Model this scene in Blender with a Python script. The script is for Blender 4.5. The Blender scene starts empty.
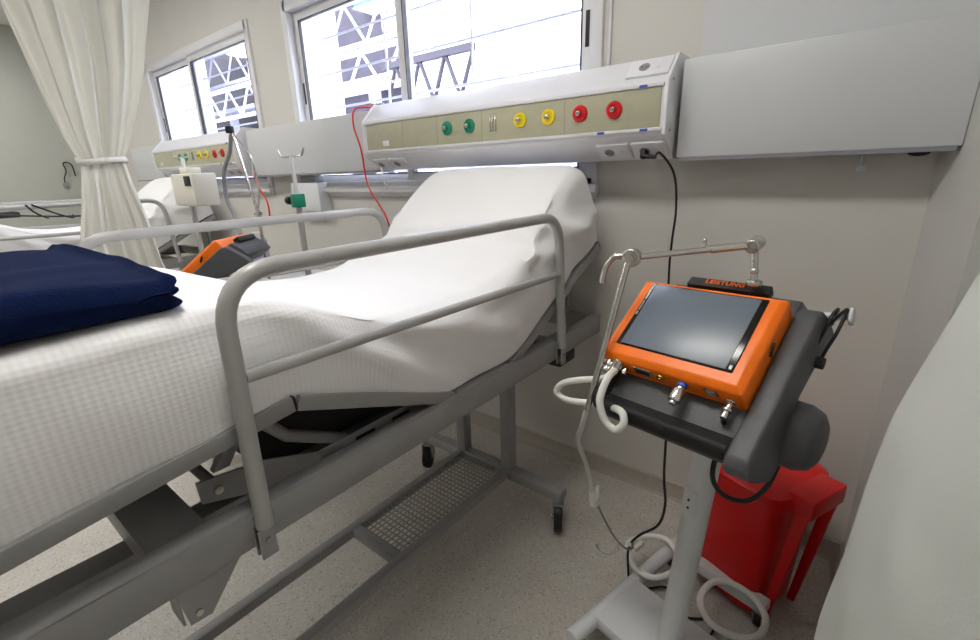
import bpy, bmesh, math, random
from mathutils import Vector, Matrix, Euler, noise
random.seed(4)
PI = math.pi
S = bpy.context.scene
COL = S.collection
V = Vector

# ------------------------------------------------------------------ materials
def lin(c):
    return tuple((x/12.92 if x <= .04045 else ((x+.055)/1.055)**2.4) for x in c)

def mat(name, rgb, rough=.5, metal=0., var=0., vscale=8., bump=0., bscale=60., spec=.5, coat=0.):
    m = bpy.data.materials.new(name); m.use_nodes = True
    nt = m.node_tree; b = nt.nodes['Principled BSDF']
    c = lin(rgb)
    b.inputs['Base Color'].default_value = (*c, 1)
    b.inputs['Roughness'].default_value = rough
    b.inputs['Metallic'].default_value = metal
    b.inputs['Specular IOR Level'].default_value = spec
    b.inputs['Coat Weight'].default_value = coat
    tc = nt.nodes.new('ShaderNodeTexCoord')
    if var > 0:
        n = nt.nodes.new('ShaderNodeTexNoise'); n.inputs['Scale'].default_value = vscale
        n.inputs['Detail'].default_value = 5
        r = nt.nodes.new('ShaderNodeMapRange')
        r.inputs['From Min'].default_value = .3; r.inputs['From Max'].default_value = .7
        r.inputs['To Min'].default_value = 1-var; r.inputs['To Max'].default_value = 1+var
        mx = nt.nodes.new('ShaderNodeVectorMath'); mx.operation = 'SCALE'
        mx.inputs[0].default_value = c
        nt.links.new(tc.outputs['Object'], n.inputs['Vector'])
        nt.links.new(n.outputs['Fac'], r.inputs['Value'])
        nt.links.new(r.outputs['Result'], mx.inputs['Scale'])
        nt.links.new(mx.outputs['Vector'], b.inputs['Base Color'])
    if bump > 0:
        n = nt.nodes.new('ShaderNodeTexNoise'); n.inputs['Scale'].default_value = bscale
        n.inputs['Detail'].default_value = 4
        bp = nt.nodes.new('ShaderNodeBump'); bp.inputs['Strength'].default_value = bump
        bp.inputs['Distance'].default_value = .01
        nt.links.new(tc.outputs['Object'], n.inputs['Vector'])
        nt.links.new(n.outputs['Fac'], bp.inputs['Height'])
        nt.links.new(bp.outputs['Normal'], b.inputs['Normal'])
    return m

def emit(name, rgb, s):
    m = bpy.data.materials.new(name); m.use_nodes = True
    b = m.node_tree.nodes['Principled BSDF']
    b.inputs['Base Color'].default_value = (*lin(rgb), 1)
    b.inputs['Emission Color'].default_value = (*lin(rgb), 1)
    b.inputs['Emission Strength'].default_value = s
    return m

def glass_mat():
    m = bpy.data.materials.new('window_glass'); m.use_nodes = True
    nt = m.node_tree; nt.nodes.remove(nt.nodes['Principled BSDF'])
    out = nt.nodes['Material Output']
    t = nt.nodes.new('ShaderNodeBsdfTransparent'); t.inputs[0].default_value = (.96, .97, .99, 1)
    g = nt.nodes.new('ShaderNodeBsdfGlossy'); g.inputs['Roughness'].default_value = .03
    lw = nt.nodes.new('ShaderNodeLayerWeight'); lw.inputs['Blend'].default_value = .5
    pw = nt.nodes.new('ShaderNodeMath'); pw.operation = 'POWER'; pw.inputs[1].default_value = 4.5
    f = nt.nodes.new('ShaderNodeMath'); f.operation = 'MULTIPLY_ADD'; f.inputs[1].default_value = .6; f.inputs[2].default_value = .03
    nt.links.new(lw.outputs['Facing'], pw.inputs[0]); nt.links.new(pw.outputs[0], f.inputs[0])
    x = nt.nodes.new('ShaderNodeMixShader')
    nt.links.new(f.outputs[0], x.inputs[0]); nt.links.new(t.outputs[0], x.inputs[1])
    nt.links.new(g.outputs[0], x.inputs[2]); nt.links.new(x.outputs[0], out.inputs[0])
    return m

def floor_mat():
    m = mat('speckled_floor', (.62, .595, .555), .42, spec=.4)
    nt = m.node_tree; b = nt.nodes['Principled BSDF']
    tc = nt.nodes.new('ShaderNodeTexCoord')
    v = nt.nodes.new('ShaderNodeTexVoronoi'); v.inputs['Scale'].default_value = 170
    v2 = nt.nodes.new('ShaderNodeTexVoronoi'); v2.inputs['Scale'].default_value = 420
    n = nt.nodes.new('ShaderNodeTexNoise'); n.inputs['Scale'].default_value = 5; n.inputs['Detail'].default_value = 8
    nt.links.new(tc.outputs['Object'], v.inputs['Vector']); nt.links.new(tc.outputs['Object'], v2.inputs['Vector'])
    nt.links.new(tc.outputs['Object'], n.inputs['Vector'])
    # chip tone picked from each cell's random colour
    r1 = nt.nodes.new('ShaderNodeValToRGB'); e = r1.color_ramp.elements
    base = lin((.755, .737, .705))
    e[0].position = 0; e[0].color = (*lin((.63, .60, .56)), 1)
    e[1].position = .13; e[1].color = (*base, 1)
    k = e.new(.8); k.color = (*base, 1)
    k = e.new(.95); k.color = (*lin((.81, .79, .755)), 1)
    sx = nt.nodes.new('ShaderNodeSeparateColor'); nt.links.new(v.outputs['Color'], sx.inputs[0])
    nt.links.new(sx.outputs[0], r1.inputs[0])
    r2 = nt.nodes.new('ShaderNodeValToRGB'); e = r2.color_ramp.elements
    e[0].position = 0; e[0].color = (.74, .72, .69, 1); e[1].position = .10; e[1].color = (1, 1, 1, 1)
    sy = nt.nodes.new('ShaderNodeSeparateColor'); nt.links.new(v2.outputs['Color'], sy.inputs[0])
    nt.links.new(sy.outputs[1], r2.inputs[0])
    mx = nt.nodes.new('ShaderNodeMix'); mx.data_type = 'RGBA'; mx.blend_type = 'MULTIPLY'; mx.inputs[0].default_value = .8
    nt.links.new(r1.outputs[0], mx.inputs[6]); nt.links.new(r2.outputs[0], mx.inputs[7])
    mr = nt.nodes.new('ShaderNodeMapRange'); mr.inputs['From Min'].default_value = .3; mr.inputs['From Max'].default_value = .7
    mr.inputs['To Min'].default_value = .93; mr.inputs['To Max'].default_value = 1.06
    nt.links.new(n.outputs['Fac'], mr.inputs['Value'])
    sc = nt.nodes.new('ShaderNodeVectorMath'); sc.operation = 'SCALE'
    nt.links.new(mx.outputs[2], sc.inputs[0]); nt.links.new(mr.outputs[0], sc.inputs['Scale'])
    nt.links.new(sc.outputs[0], b.inputs['Base Color'])
    return m

def waffle_mat():
    """white cotton: woven waffle relief on the coverlet part of the bed, smoother towards the head"""
    m = mat('white_waffle_cotton', (.95, .95, .955), .85, spec=.15)
    nt = m.node_tree; b = nt.nodes['Principled BSDF']
    tc = nt.nodes.new('ShaderNodeTexCoord'); sp = nt.nodes.new('ShaderNodeSeparateXYZ')
    nt.links.new(tc.outputs['Object'], sp.inputs[0])
    def f(sock, k):
        a = nt.nodes.new('ShaderNodeMath'); a.operation = 'MULTIPLY'; a.inputs[1].default_value = 2*PI/k
        c = nt.nodes.new('ShaderNodeMath'); c.operation = 'SINE'
        nt.links.new(sock, a.inputs[0]); nt.links.new(a.outputs[0], c.inputs[0]); return c.outputs[0]
    xs, ys, zs = f(sp.outputs[0], .0115), f(sp.outputs[1], .0115), f(sp.outputs[2], .0085)
    a1 = nt.nodes.new('ShaderNodeMath'); nt.links.new(xs, a1.inputs[0]); nt.links.new(ys, a1.inputs[1])
    a2 = nt.nodes.new('ShaderNodeMath'); nt.links.new(a1.outputs[0], a2.inputs[0]); nt.links.new(zs, a2.inputs[1])
    fade = nt.nodes.new('ShaderNodeMapRange'); fade.inputs['From Min'].default_value = .55; fade.inputs['From Max'].default_value = .95
    fade.inputs['To Min'].default_value = 1; fade.inputs['To Max'].default_value = .05
    nt.links.new(sp.outputs[1], fade.inputs['Value'])
    mu = nt.nodes.new('ShaderNodeMath'); mu.operation = 'MULTIPLY'
    nt.links.new(a2.outputs[0], mu.inputs[0]); nt.links.new(fade.outputs[0], mu.inputs[1])
    n = nt.nodes.new('ShaderNodeTexNoise'); n.inputs['Scale'].default_value = 14; n.inputs['Detail'].default_value = 3
    nt.links.new(tc.outputs['Object'], n.inputs['Vector'])
    nm = nt.nodes.new('ShaderNodeMath'); nm.operation = 'MULTIPLY_ADD'; nm.inputs[1].default_value = 3.
    nt.links.new(n.outputs['Fac'], nm.inputs[0]); nt.links.new(mu.outputs[0], nm.inputs[2])
    bp = nt.nodes.new('ShaderNodeBump'); bp.inputs['Strength'].default_value = .55; bp.inputs['Distance'].default_value = .00021
    nt.links.new(nm.outputs[0], bp.inputs['Height']); nt.links.new(bp.outputs[0], b.inputs['Normal'])
    return m

M = dict(
    wall=mat('cream_wall_paint', (.815, .805, .78), .55, var=.02, vscale=3, bump=.05, bscale=30),
    wall_grey=mat('greyish_wall_paint', (.79, .785, .775), .6, var=.02, vscale=3),
    wall_left=mat('green_grey_wall_paint', (.72, .73, .705), .7, var=.02, vscale=2),
    ceil=mat('white_ceiling', (.88, .88, .87), .8, var=.02),
    floor=floor_mat(),
    base=mat('terrazzo_skirting', (.68, .65, .61), .5, var=.08, vscale=60),
    frame=mat('grey_enamel_steel', (.575, .575, .575), .38, var=.04, vscale=20, spec=.5),
    rail=mat('light_grey_enamel_tube', (.68, .68, .675), .3, var=.03, vscale=15, spec=.6),
    darkpan=mat('black_deck_panel', (.06, .06, .06), .6, var=.05),
    black=mat('black_rubber', (.06, .06, .065), .5, var=.05, vscale=30),
    sheet=waffle_mat(),
    navy=mat('navy_fleece', (.055, .11, .25), .95, var=.12, vscale=30, bump=.5, bscale=220, spec=.1),
    curtain=mat('cream_curtain_cloth', (.975, .97, .94), .85, var=.015, vscale=3, bump=.12, bscale=300, spec=.15),
    drape=mat('pale_curtain_cloth', (.83, .84, .82), .85, var=.02, vscale=3, bump=.1, bscale=250, spec=.15),
    alu=mat('white_aluminium', (.86, .86, .87), .35, var=.02),
    gasket=mat('dark_window_gasket', (.15, .15, .18), .5, var=.05),
    trunk=mat('pale_trunking_panel', (.80, .81, .82), .4, var=.015, vscale=4),
    gunit=mat('white_enamel_head_unit', (.90, .90, .92), .3, var=.01),
    beige=mat('sage_beige_panel', (.70, .69, .59), .4, var=.04, vscale=30),
    red=mat('red_plastic', (.86, .015, .03), .3, var=.03, spec=.5),
    redhi=mat('red_outlet_plastic', (.85, .10, .15), .35, var=.03),
    yellow=mat('yellow_outlet_plastic', (.95, .85, .12), .35, var=.03),
    green=mat('green_outlet_plastic', (.04, .55, .42), .35, var=.03),
    chrome=mat('chrome_metal', (.80, .79, .77), .18, metal=1., var=.04, vscale=20),
    brass=mat('brass_metal', (.80, .68, .35), .25, metal=1., var=.05),
    orange=mat('orange_plastic', (1.0, .475, .0), .38, var=.02, spec=.5),
    shell=mat('charcoal_plastic', (.30, .305, .32), .45, var=.06, vscale=40, bump=.1, bscale=250),
    tray=mat('dark_tray_plastic', (.10, .10, .11), .65, var=.06, vscale=40),
    screen=mat('grey_touch_screen', (.40, .44, .49), .33, var=.03, vscale=4, spec=.7),
    bezel=mat('black_glass_bezel', (.05, .055, .06), .15, var=.04),
    white=mat('white_powder_coat', (.86, .87, .88), .35, var=.015),
    plastic=mat('ivory_plastic', (.86, .85, .80), .4, var=.02),
    hose=mat('white_hose', (.92, .92, .90), .35, var=.02),
    blue=mat('blue_plastic', (.20, .35, .75), .4, var=.03),
    text=mat('orange_lettering', (.95, .45, .12), .5, var=.02),
    sock=mat('socket_grey', (.55, .56, .58), .5, var=.03),
    wire=mat('steel_wire_mesh', (.62, .61, .58), .4, metal=.4, var=.05),
    clear=mat('clear_plastic', (.80, .80, .78), .2, var=.04),
    lilac=mat('pale_lilac_plastic', (.72, .72, .86), .4, var=.03),
    wood=mat('brown_cardboard', (.60, .42, .25), .7, var=.2, vscale=25),
    ext_white=mat('exterior_white_render', (.84, .85, .90), .8, var=.03),
    ext_dark=mat('exterior_purple_grey_sheet', (.20, .185, .235), .7, var=.15, vscale=3),
    ext_blue=mat('exterior_blue_sheet', (.25, .55, .90), .6, var=.05),
    ext_steel=mat('exterior_painted_steel', (.80, .80, .88), .6, var=.05),
    ext_ground=mat('exterior_concrete', (.75, .75, .77), .8, var=.05),
    lamp_off=mat('unlit_lamp_diffuser', (.9, .9, .88), .4),
    lamp=emit('lamp_diffuser', (1, .985, .96), 14.5),
    glass=glass_mat(),
)

for _n in ('curtain', 'drape'):           # thin cloth lets some light through
    _m = M[_n]; _t = _m.node_tree; _b = _t.nodes['Principled BSDF']
    _tr = _t.nodes.new('ShaderNodeBsdfTranslucent'); _tr.inputs[0].default_value = (.97, .96, .90, 1) if _n == 'curtain' else (.8, .8, .77, 1)
    _mx = _t.nodes.new('ShaderNodeMixShader'); _mx.inputs[0].default_value = .12 if _n == 'curtain' else .15
    _t.links.new(_b.outputs[0], _mx.inputs[1]); _t.links.new(_tr.outputs[0], _mx.inputs[2])
    _t.links.new(_mx.outputs[0], _t.nodes['Material Output'].inputs[0])

# ------------------------------------------------------------------ mesh builder
class MB:
    def __init__(s): s.bm = bmesh.new()
    def _merge(s, b, mtx=None):
        if mtx is not None: bmesh.ops.transform(b, matrix=mtx, verts=b.verts)
        me = bpy.data.meshes.new('t'); b.to_mesh(me); b.free()
        s.bm.from_mesh(me); bpy.data.meshes.remove(me); return s
    def box(s, lo, hi, bev=0., seg=2, mtx=None):
        b = bmesh.new(); bmesh.ops.create_cube(b, size=1)
        lo, hi = V(lo), V(hi)
        lo, hi = V(map(min, lo, hi)), V(map(max, lo, hi))
        c = (lo+hi)/2; d = hi-lo
        for v in b.verts: v.co = V((v.co.x*d.x, v.co.y*d.y, v.co.z*d.z))+c
        if bev > 0:
            bmesh.ops.bevel(b, geom=list(b.edges), offset=min(bev, min(d)*.45), segments=seg, affect='EDGES', profile=.5)
        return s._merge(b, mtx)
    def cyl(s, p0, p1, r, r2=None, seg=20, bev=0.):
        p0, p1 = V(p0), V(p1); r2 = r if r2 is None else r2
        b = bmesh.new(); L = (p1-p0).length
        bmesh.ops.create_cone(b, cap_ends=True, segments=seg, radius1=r, radius2=r2, depth=L)
        if bev > 0:
            es = [e for e in b.edges if abs(e.verts[0].co.z-e.verts[1].co.z) < 1e-6]
            bmesh.ops.bevel(b, geom=es, offset=bev, segments=3, affect='EDGES', profile=.5)
        q = (p1-p0).to_track_quat('Z', 'Y').to_matrix().to_4x4()
        return s._merge(b, Matrix.Translation((p0+p1)/2) @ q)
    def ball(s, c, r, sc=(1, 1, 1)):
        b = bmesh.new(); bmesh.ops.create_uvsphere(b, u_segments=18, v_segments=12, radius=r)
        return s._merge(b, Matrix.Translation(c) @ Matrix.Diagonal((*sc, 1)))
    def tube(s, pts, r, seg=12, closed=False, smooth=0, radii=None):
        P = [V(p) for p in pts]
        if smooth: P = spline(P, smooth, closed)
        n = len(P); rings = []
        if radii: radii = [radii[0]+(radii[-1]-radii[0])*i/(n-1) for i in range(n)] if len(radii) == 2 else radii
        up = None
        for i in range(n):
            a = P[(i-1) % n] if (closed or i > 0) else P[i]
            c = P[(i+1) % n] if (closed or i < n-1) else P[i]
            t = (c-a).normalized()
            if up is None:
                up = t.orthogonal().normalized()
            else:
                up = (up - t*up.dot(t)).normalized()
            w = t.cross(up); rr = radii[i] if radii else r
            rings.append([s.bm.verts.new(P[i]+(up*math.cos(k*2*PI/seg)+w*math.sin(k*2*PI/seg))*rr) for k in range(seg)])
        for i in range(n if closed else n-1):
            A, B = rings[i], rings[(i+1) % n]
            off = 0
            if closed and i == n-1:
                off = min(range(seg), key=lambda o: (A[0].co-B[o].co).length)
            for k in range(seg):
                s.bm.faces.new((A[k], A[(k+1) % seg], B[(k+1+off) % seg], B[(k+off) % seg]))
        if not closed:
            s.bm.faces.new(rings[0][::-1]); s.bm.faces.new(rings[-1])
        return s
    def prism(s, poly, ax, a0, a1, bev=0., seg=2, mtx=None):
        """poly of 2D points extruded along axis ax ('x': (y,z), 'y': (x,z), 'z': (x,y))"""
        b = bmesh.new()
        def mk(p, a): return {'x': (a, p[0], p[1]), 'y': (p[0], a, p[1]), 'z': (p[0], p[1], a)}[ax]
        A = [b.verts.new(mk(p, a0)) for p in poly]; B = [b.verts.new(mk(p, a1)) for p in poly]
        b.faces.new(A); b.faces.new(B[::-1]); n = len(poly)
        for i in range(n): b.faces.new((A[i], B[i], B[(i+1) % n], A[(i+1) % n]))
        bmesh.ops.recalc_face_normals(b, faces=b.faces)
        if bev > 0: bmesh.ops.bevel(b, geom=list(b.edges), offset=bev, segments=seg, affect='EDGES', profile=.5)
        return s._merge(b, mtx)
    def lathe(s, prof, c=(0, 0, 0), seg=28, mtx=None):
        b = bmesh.new(); rings = []
        for r, z in prof:
            rings.append([b.verts.new((r*math.cos(k*2*PI/seg), r*math.sin(k*2*PI/seg), z)) for k in range(seg)])
        for A, B in zip(rings, rings[1:]):
            for k in range(seg): b.faces.new((A[k], A[(k+1) % seg], B[(k+1) % seg], B[k]))
        b.faces.new(rings[0][::-1]); b.faces.new(rings[-1])
        bmesh.ops.recalc_face_normals(b, faces=b.faces)
        return s._merge(b, Matrix.Translation(c) @ (mtx or Matrix()))
    def loft(s, rings, closed=True, caps=True):
        R = [[s.bm.verts.new(p) for p in r] for r in rings]; n = len(R[0])
        for A, B in zip(R, R[1:]):
            for k in range(n if closed else n-1):
                s.bm.faces.new((A[k], A[(k+1) % n], B[(k+1) % n], B[k]))
        if caps and closed: s.bm.faces.new(R[0][::-1]); s.bm.faces.new(R[-1])
        return s
    def build(s, name, m, parent=None, world=False, ang=38, loc=None, recalc=True):
        if recalc: bmesh.ops.recalc_face_normals(s.bm, faces=s.bm.faces)
        me = bpy.data.meshes.new(name)
        if world and parent is not None:
            root = parent
            while root.parent: root = root.parent
            mi = root.matrix_basis.inverted()
            bmesh.ops.transform(s.bm, matrix=mi, verts=s.bm.verts)
        if loc is not None:
            bmesh.ops.translate(s.bm, vec=-V(loc), verts=s.bm.verts)
        s.bm.to_mesh(me); s.bm.free()
        for p in me.polygons: p.use_smooth = True
        me.set_sharp_from_angle(angle=math.radians(ang))
        me.materials.append(M[m] if isinstance(m, str) else m)
        o = bpy.data.objects.new(name, me); COL.objects.link(o)
        if parent is not None: o.parent = parent
        if loc is not None: o.location = loc
        return o

def spline(P, k=8, closed=False):
    n = len(P); out = []
    rng = range(n) if closed else range(n-1)
    for i in rng:
        p0 = P[(i-1) % n] if (closed or i > 0) else P[i]*2-P[i+1]
        p1 = P[i]; p2 = P[(i+1) % n]
        p3 = P[(i+2) % n] if (closed or i < n-2) else P[i+1]*2-P[i]
        for j in range(k):
            t = j/k
            out.append(.5*((2*p1)+(-p0+p2)*t+(2*p0-5*p1+4*p2-p3)*t*t+(-p0+3*p1-3*p2+p3)*t**3))
    if not closed: out.append(P[-1].copy())
    return out

def fillet(P, r, k=6):
    """round the corners of a polyline"""
    P = [V(p) for p in P]; out = [P[0]]
    for i in range(1, len(P)-1):
        a = (P[i-1]-P[i]); b = (P[i+1]-P[i])
        d = min(r, a.length*.49, b.length*.49)
        A = P[i]+a.normalized()*d; B = P[i]+b.normalized()*d
        for j in range(k+1):
            t = j/k; out.append(A*(1-t)**2+P[i]*2*t*(1-t)+B*t*t)
    out.append(P[-1]); return out

def tag(o, label, cat, group=None):
    o['label'] = label; o['category'] = cat
    if group: o['group'] = group
    return o
def thing(name, label, cat, loc=(0, 0, 0), rz=0, group=None):
    o = bpy.data.objects.new(name, None); COL.objects.link(o)
    o.empty_display_size = .1
    o.location = loc; o.rotation_euler = (0, 0, rz)
    o.matrix_basis = Matrix.Translation(loc) @ Matrix.Rotation(rz, 4, 'Z')
    return tag(o, label, cat, group)
def struct(name, mb, m, parent=None, ang=38):
    o = mb.build(name, m, parent, ang=ang)
    if parent is None: o['kind'] = 'structure'
    return o
def copy_tree(o, parent=None):
    c = o.copy(); COL.objects.link(c); c.parent = parent
    for ch in list(o.children): copy_tree(ch, c)
    return c
def text_mesh(txt, size, depth):
    cu = bpy.data.curves.new('txt', 'FONT'); cu.body = txt; cu.size = size; cu.extrude = depth
    cu.align_x = 'CENTER'; cu.align_y = 'CENTER'; cu.space_character = 1.12
    cu.offset = .0004
    o = bpy.data.objects.new('txt', cu); COL.objects.link(o)
    bpy.context.view_layer.update()
    me = bpy.data.meshes.new_from_object(o.evaluated_get(bpy.context.evaluated_depsgraph_get()))
    bpy.data.objects.remove(o); bpy.data.curves.remove(cu)
    return me

# ------------------------------------------------------------------ camera
cam = bpy.data.cameras.new('camera'); co = bpy.data.objects.new('camera', cam); COL.objects.link(co)
S.camera = co
cam.sensor_fit = 'HORIZONTAL'; cam.sensor_width = 36; cam.lens = 464.6/980*36; cam.clip_start = .02
def crot(a, b, c):
    Rz = Matrix.Rotation(a, 3, 'Z'); Rx = Matrix.Rotation(b, 3, 'X'); Ry = Matrix.Rotation(c, 3, 'Y')
    return Rz @ Rx @ Ry
Rm = crot(.6685, -.3051, .02906) @ Matrix.Rotation(PI/2, 3, 'X')
co.matrix_world = Matrix.Translation((0, 0, 1.45)) @ Rm.to_4x4()

# ------------------------------------------------------------------ room
W = 1.93; ZC = 3.12; XL = -7.6; XR = .45; YF = -4.6
struct('floor', MB().box((XL-.2, YF-.2, -.1), (XR+.2, W+.2, 0)), 'floor')
struct('ceiling', MB().box((XL-.2, YF-.2, ZC), (XR+.2, W+.2, ZC+.1)), 'ceil')
WIN = [(-5.62, -3.63, 1.365, 2.50), (-3.13, -.93, 1.365, 2.50)]
mb = MB()
xs = [XL-.2, WIN[0][0], WIN[0][1], WIN[1][0], WIN[1][1], XR+.2]
for i in (0, 2, 4): mb.box((xs[i], W, 0), (xs[i+1], W+.2, ZC))
for w in WIN:
    mb.box((w[0], W, 0), (w[1], W+.2, w[2])); mb.box((w[0], W, w[3]), (w[1], W+.2, ZC))
struct('wall_back', mb, 'wall')
struct('wall_left', MB().box((XL-.2, YF, 0), (XL, W, ZC)), 'wall_left')
struct('wall_right', MB().box((XR, YF, 0), (XR+.2, 1.46, ZC)), 'wall')
struct('wall_front', MB().box((XL-.2, YF-.2, 0), (XR+.2, YF, ZC)), 'wall')
# pillar in the right-hand corner, its flank running back from the pillar front
struct('wall_corner', MB().prism([(.155, W), (.188, 1.80), (.205, 1.46), (XR+.2, 1.46), (XR+.2, W)], 'z', 0, ZC), 'wall_grey')
struct('trim_1', MB().box((-.53, W-.03, 1.805), (.165, W, ZC)), 'trunk')
# coved skirting
def skirting(name, p0, p1, nrm):
    p0, p1, n = V(p0), V(p1), V(nrm)
    prof = [(0, 0), (.035, 0), (.018, .006), (.01, .02), (.01, .07), (0, .075)]
    mb = MB(); rings = [[p+n*a+V((0, 0, b)) for a, b in prof] for p in (p0, p1)]
    mb.loft(rings); return struct(name, mb, 'base')
skirting('baseboard_back', (XL, W, 0), (.155, W, 0), (0, -1, 0))
skirting('baseboard_left', (XL, YF, 0), (XL, W, 0), (1, 0, 0))
skirting('baseboard_right', (XR, YF, 0), (XR, 1.46, 0), (-1, 0, 0))
skirting('baseboard_corner', (.155, W, 0), (.202, 1.46, 0), (-1, -.1, 0))
# conduit strip on the window wall beside the first window
struct('trim_2', MB().box((-.888, W-.012, 1.84), (-.876, W, ZC), .003), 'alu')

def window(n, x0, x1, z0, z1, xm):
    fr = MB()
    t, y0, y1 = .06, W-.018, W+.06
    fr.box((x0-.03, y0, z0-.03), (x0+t*.5, y1, z1+.03), .004).box((x1-t*.5, y0, z0-.03), (x1+.02, y1, z1+.03), .004)
    fr.box((x0, y0, z1-t*.5), (x1, y1, z1+.03), .004).box((x0, y0, z0-.03), (x1, y1, z0+t), .004)
    fr.box((x0-.03, y0-.03, z0-.005), (x1+.03, y0+.01, z0+.03), .004)      # ledge
    w = struct('window_%d' % n, fr, 'alu')
    sides = [(x0+.03, xm+.03, W+.030), (xm-.03, x1-.03, W+.005)]
    for i, (a, b, y) in enumerate(sides):
        s = MB(); q = .05
        s.box((a, y, z0+.05), (a+q, y+.025, z1-.03), .003).box((b-q, y, z0+.05), (b, y+.025, z1-.03), .003)
        s.box((a+q, y, z0+.05), (b-q, y+.025, z0+.05+q), .003).box((a+q, y, z1-.03-q), (b-q, y+.025, z1-.03), .003)
        sa = s.build('sash', 'alu', w)
        g = MB(); e = .006
        for lo, hi in (((a+q, z0+.05+q), (a+q+e, z1-.03-q)), ((b-q-e, z0+.05+q), (b-q, z1-.03-q)),
                       ((a+q, z0+.05+q), (b-q, z0+.05+q+e)), ((a+q, z1-.03-q-e), (b-q, z1-.03-q))):
            g.box((lo[0], y-.001, lo[1]), (hi[0], y+.02, hi[1]))
        g.build('gasket', 'gasket', sa)
        MB().box((a+q, y+.010, z0+.05+q), (b-q, y+.014, z1-.03-q)).build('pane', 'glass', sa)
        hx = (b-q*.5) if i else (a+q*.5)
        MB().box((hx-.009, y-.003, 1.93), (hx+.009, y+.002, 2.06), .004).build('latch_slot', 'gasket', sa)
    return w
window(1, *WIN[0], -4.70)
window(2, *WIN[1], -2.075)

# security bars outside the windows
for n, (a, b, z0, z1) in enumerate(WIN):
    t = thing('security_grille', ['thin white bar grille outside the far left window', 'thin white bar grille outside the window behind the made bed'][n], 'window grille', ((a+b)/2, W+.21, z0), group='window grilles')
    for k in range(5):
        z = z0+.12+.215*k
        MB().cyl((a-.05, W+.208, z), (b+.05, W+.208, z), .007, seg=8).build('horizontal_bar', 'ext_steel', t, world=True)
    for fx in (.33, .78) if n == 0 else (.31, .62, .93):
        x = a+(b-a)*fx
        MB().cyl((x, W+.222, z0-.06), (x, W+.222, z1+.06), .008, seg=8).build('upright_bar', 'ext_steel', t, world=True)

# ------------------------------------------------------------------ outside: white building and steel roof trusses
struct('ground', MB().box((-40, W+.4, -.5), (20, 30, -.3)), 'ext_ground')
t = thing('building', 'bright white rendered building standing close outside the windows', 'building', (-4.5, 7, -.3))
MB().box((-7.3, 6.8, -.3), (-1., 7.4, 8)).build('facade', 'ext_white', t, world=True)
for i in range(6):
    MB().box((-7.3, 6.76, 1.5+i*.75), (-1., 6.8, 1.53+i*.75)).build('ledge', 'ext_steel', t, world=True)
for i in range(3):
    MB().cyl((-6.4+i*1.3, 6.72, -.3), (-6.4+i*1.3, 6.72, 6), .05, seg=10).build('downpipe', 'lilac', t, world=True)
t = thing('outbuilding', 'narrow white rendered building seen at the left of the far window', 'building', (-20, 6.5, -.3))
MB().box((-24, 6.5, -.3), (-17.3, 7.6, 9)).build('facade', 'ext_white', t, world=True)
for i in range(6): MB().box((-20., 6.4, 1.7+.75*i), (-17.2, 6.5, 1.76+.75*i)).build('louvre', 'ext_dark', t, world=True)
t = thing('outer_wall_pier', 'sunlit white wall pier outside the left edge of the middle window', 'pier', (-3.7, 2.45, -.3))
MB().box((-3.86, 2.3, -.3), (-3.52, 2.6, 5)).build('pier', 'ext_white', t, world=True)
t = thing('industrial_shed', 'lilac grey industrial shed behind the steel trusses outside the windows', 'shed', (-14, 10, -.3))
MB().box((-34, 10., -.3), (-7.5, 10.4, 9.)).build('rear_wall', 'ext_dark', t, world=True)
for i in range(4):
    MB().box((-30+i*5.9, 9.93, 2.4), (-28.+i*5.9, 10.0, 3.1)).build('bright_opening', 'ext_white', t, world=True)
for i in range(3):
    MB().box((-26+i*7.5, 9.6, 5.2), (-23.+i*7.5, 9.9, 5.6)).build('roof_light', 'ext_white', t, world=True)
MB().box((-12.2, 9.7, 6.0), (-11.4, 9.9, 8.5)).build('blue_panel', 'ext_blue', t, world=True)
MB().box((-34, 9.4, 4.0), (-7.5, 9.9, 4.14)).build('beam', 'ext_white', t, world=True)
for i in range(9): MB().box((-32.+i*2.9, 9.5, -.3), (-31.75+i*2.9, 9.75, 4.0)).build('post', 'ext_steel', t, world=True)
def truss(x0, x1, y, z0, h, n, label, gp, m1='ext_steel', m2='ext_white'):
    t = thing('roof_truss', label, 'truss', ((x0+x1)/2, y, z0), group=gp)
    MB().box((x0, y-.05, z0), (x1, y+.05, z0+.09)).build('lower_chord', m1, t, world=True)
    MB().box((x0, y-.05, z0+h), (x1, y+.05, z0+h+.10)).build('upper_chord', m2, t, world=True)
    d = (x1-x0)/n
    for i in range(n):
        a, b = (z0+.04, z0+h+.04) if i % 2 == 0 else (z0+h+.04, z0+.04)
        MB().cyl((x0+i*d, y, a), (x0+(i+1)*d, y, b), .033, seg=8).build('web_member', m1, t, world=True)
truss(-26, -7.5, 7.6, 3.3, .80, 28, 'lower white steel lattice truss seen through the windows', 'roof trusses outside')
truss(-28, -7.6, 8.8, 4.7, 1.0, 26, 'higher white steel lattice truss seen through the windows', 'roof trusses outside')
truss(-6.9, -4.9, 6.0, 2.55, .65, 7, 'small grey lattice girder against the white building outside', 'roof trusses outside', 'ext_dark', 'ext_dark')

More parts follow.
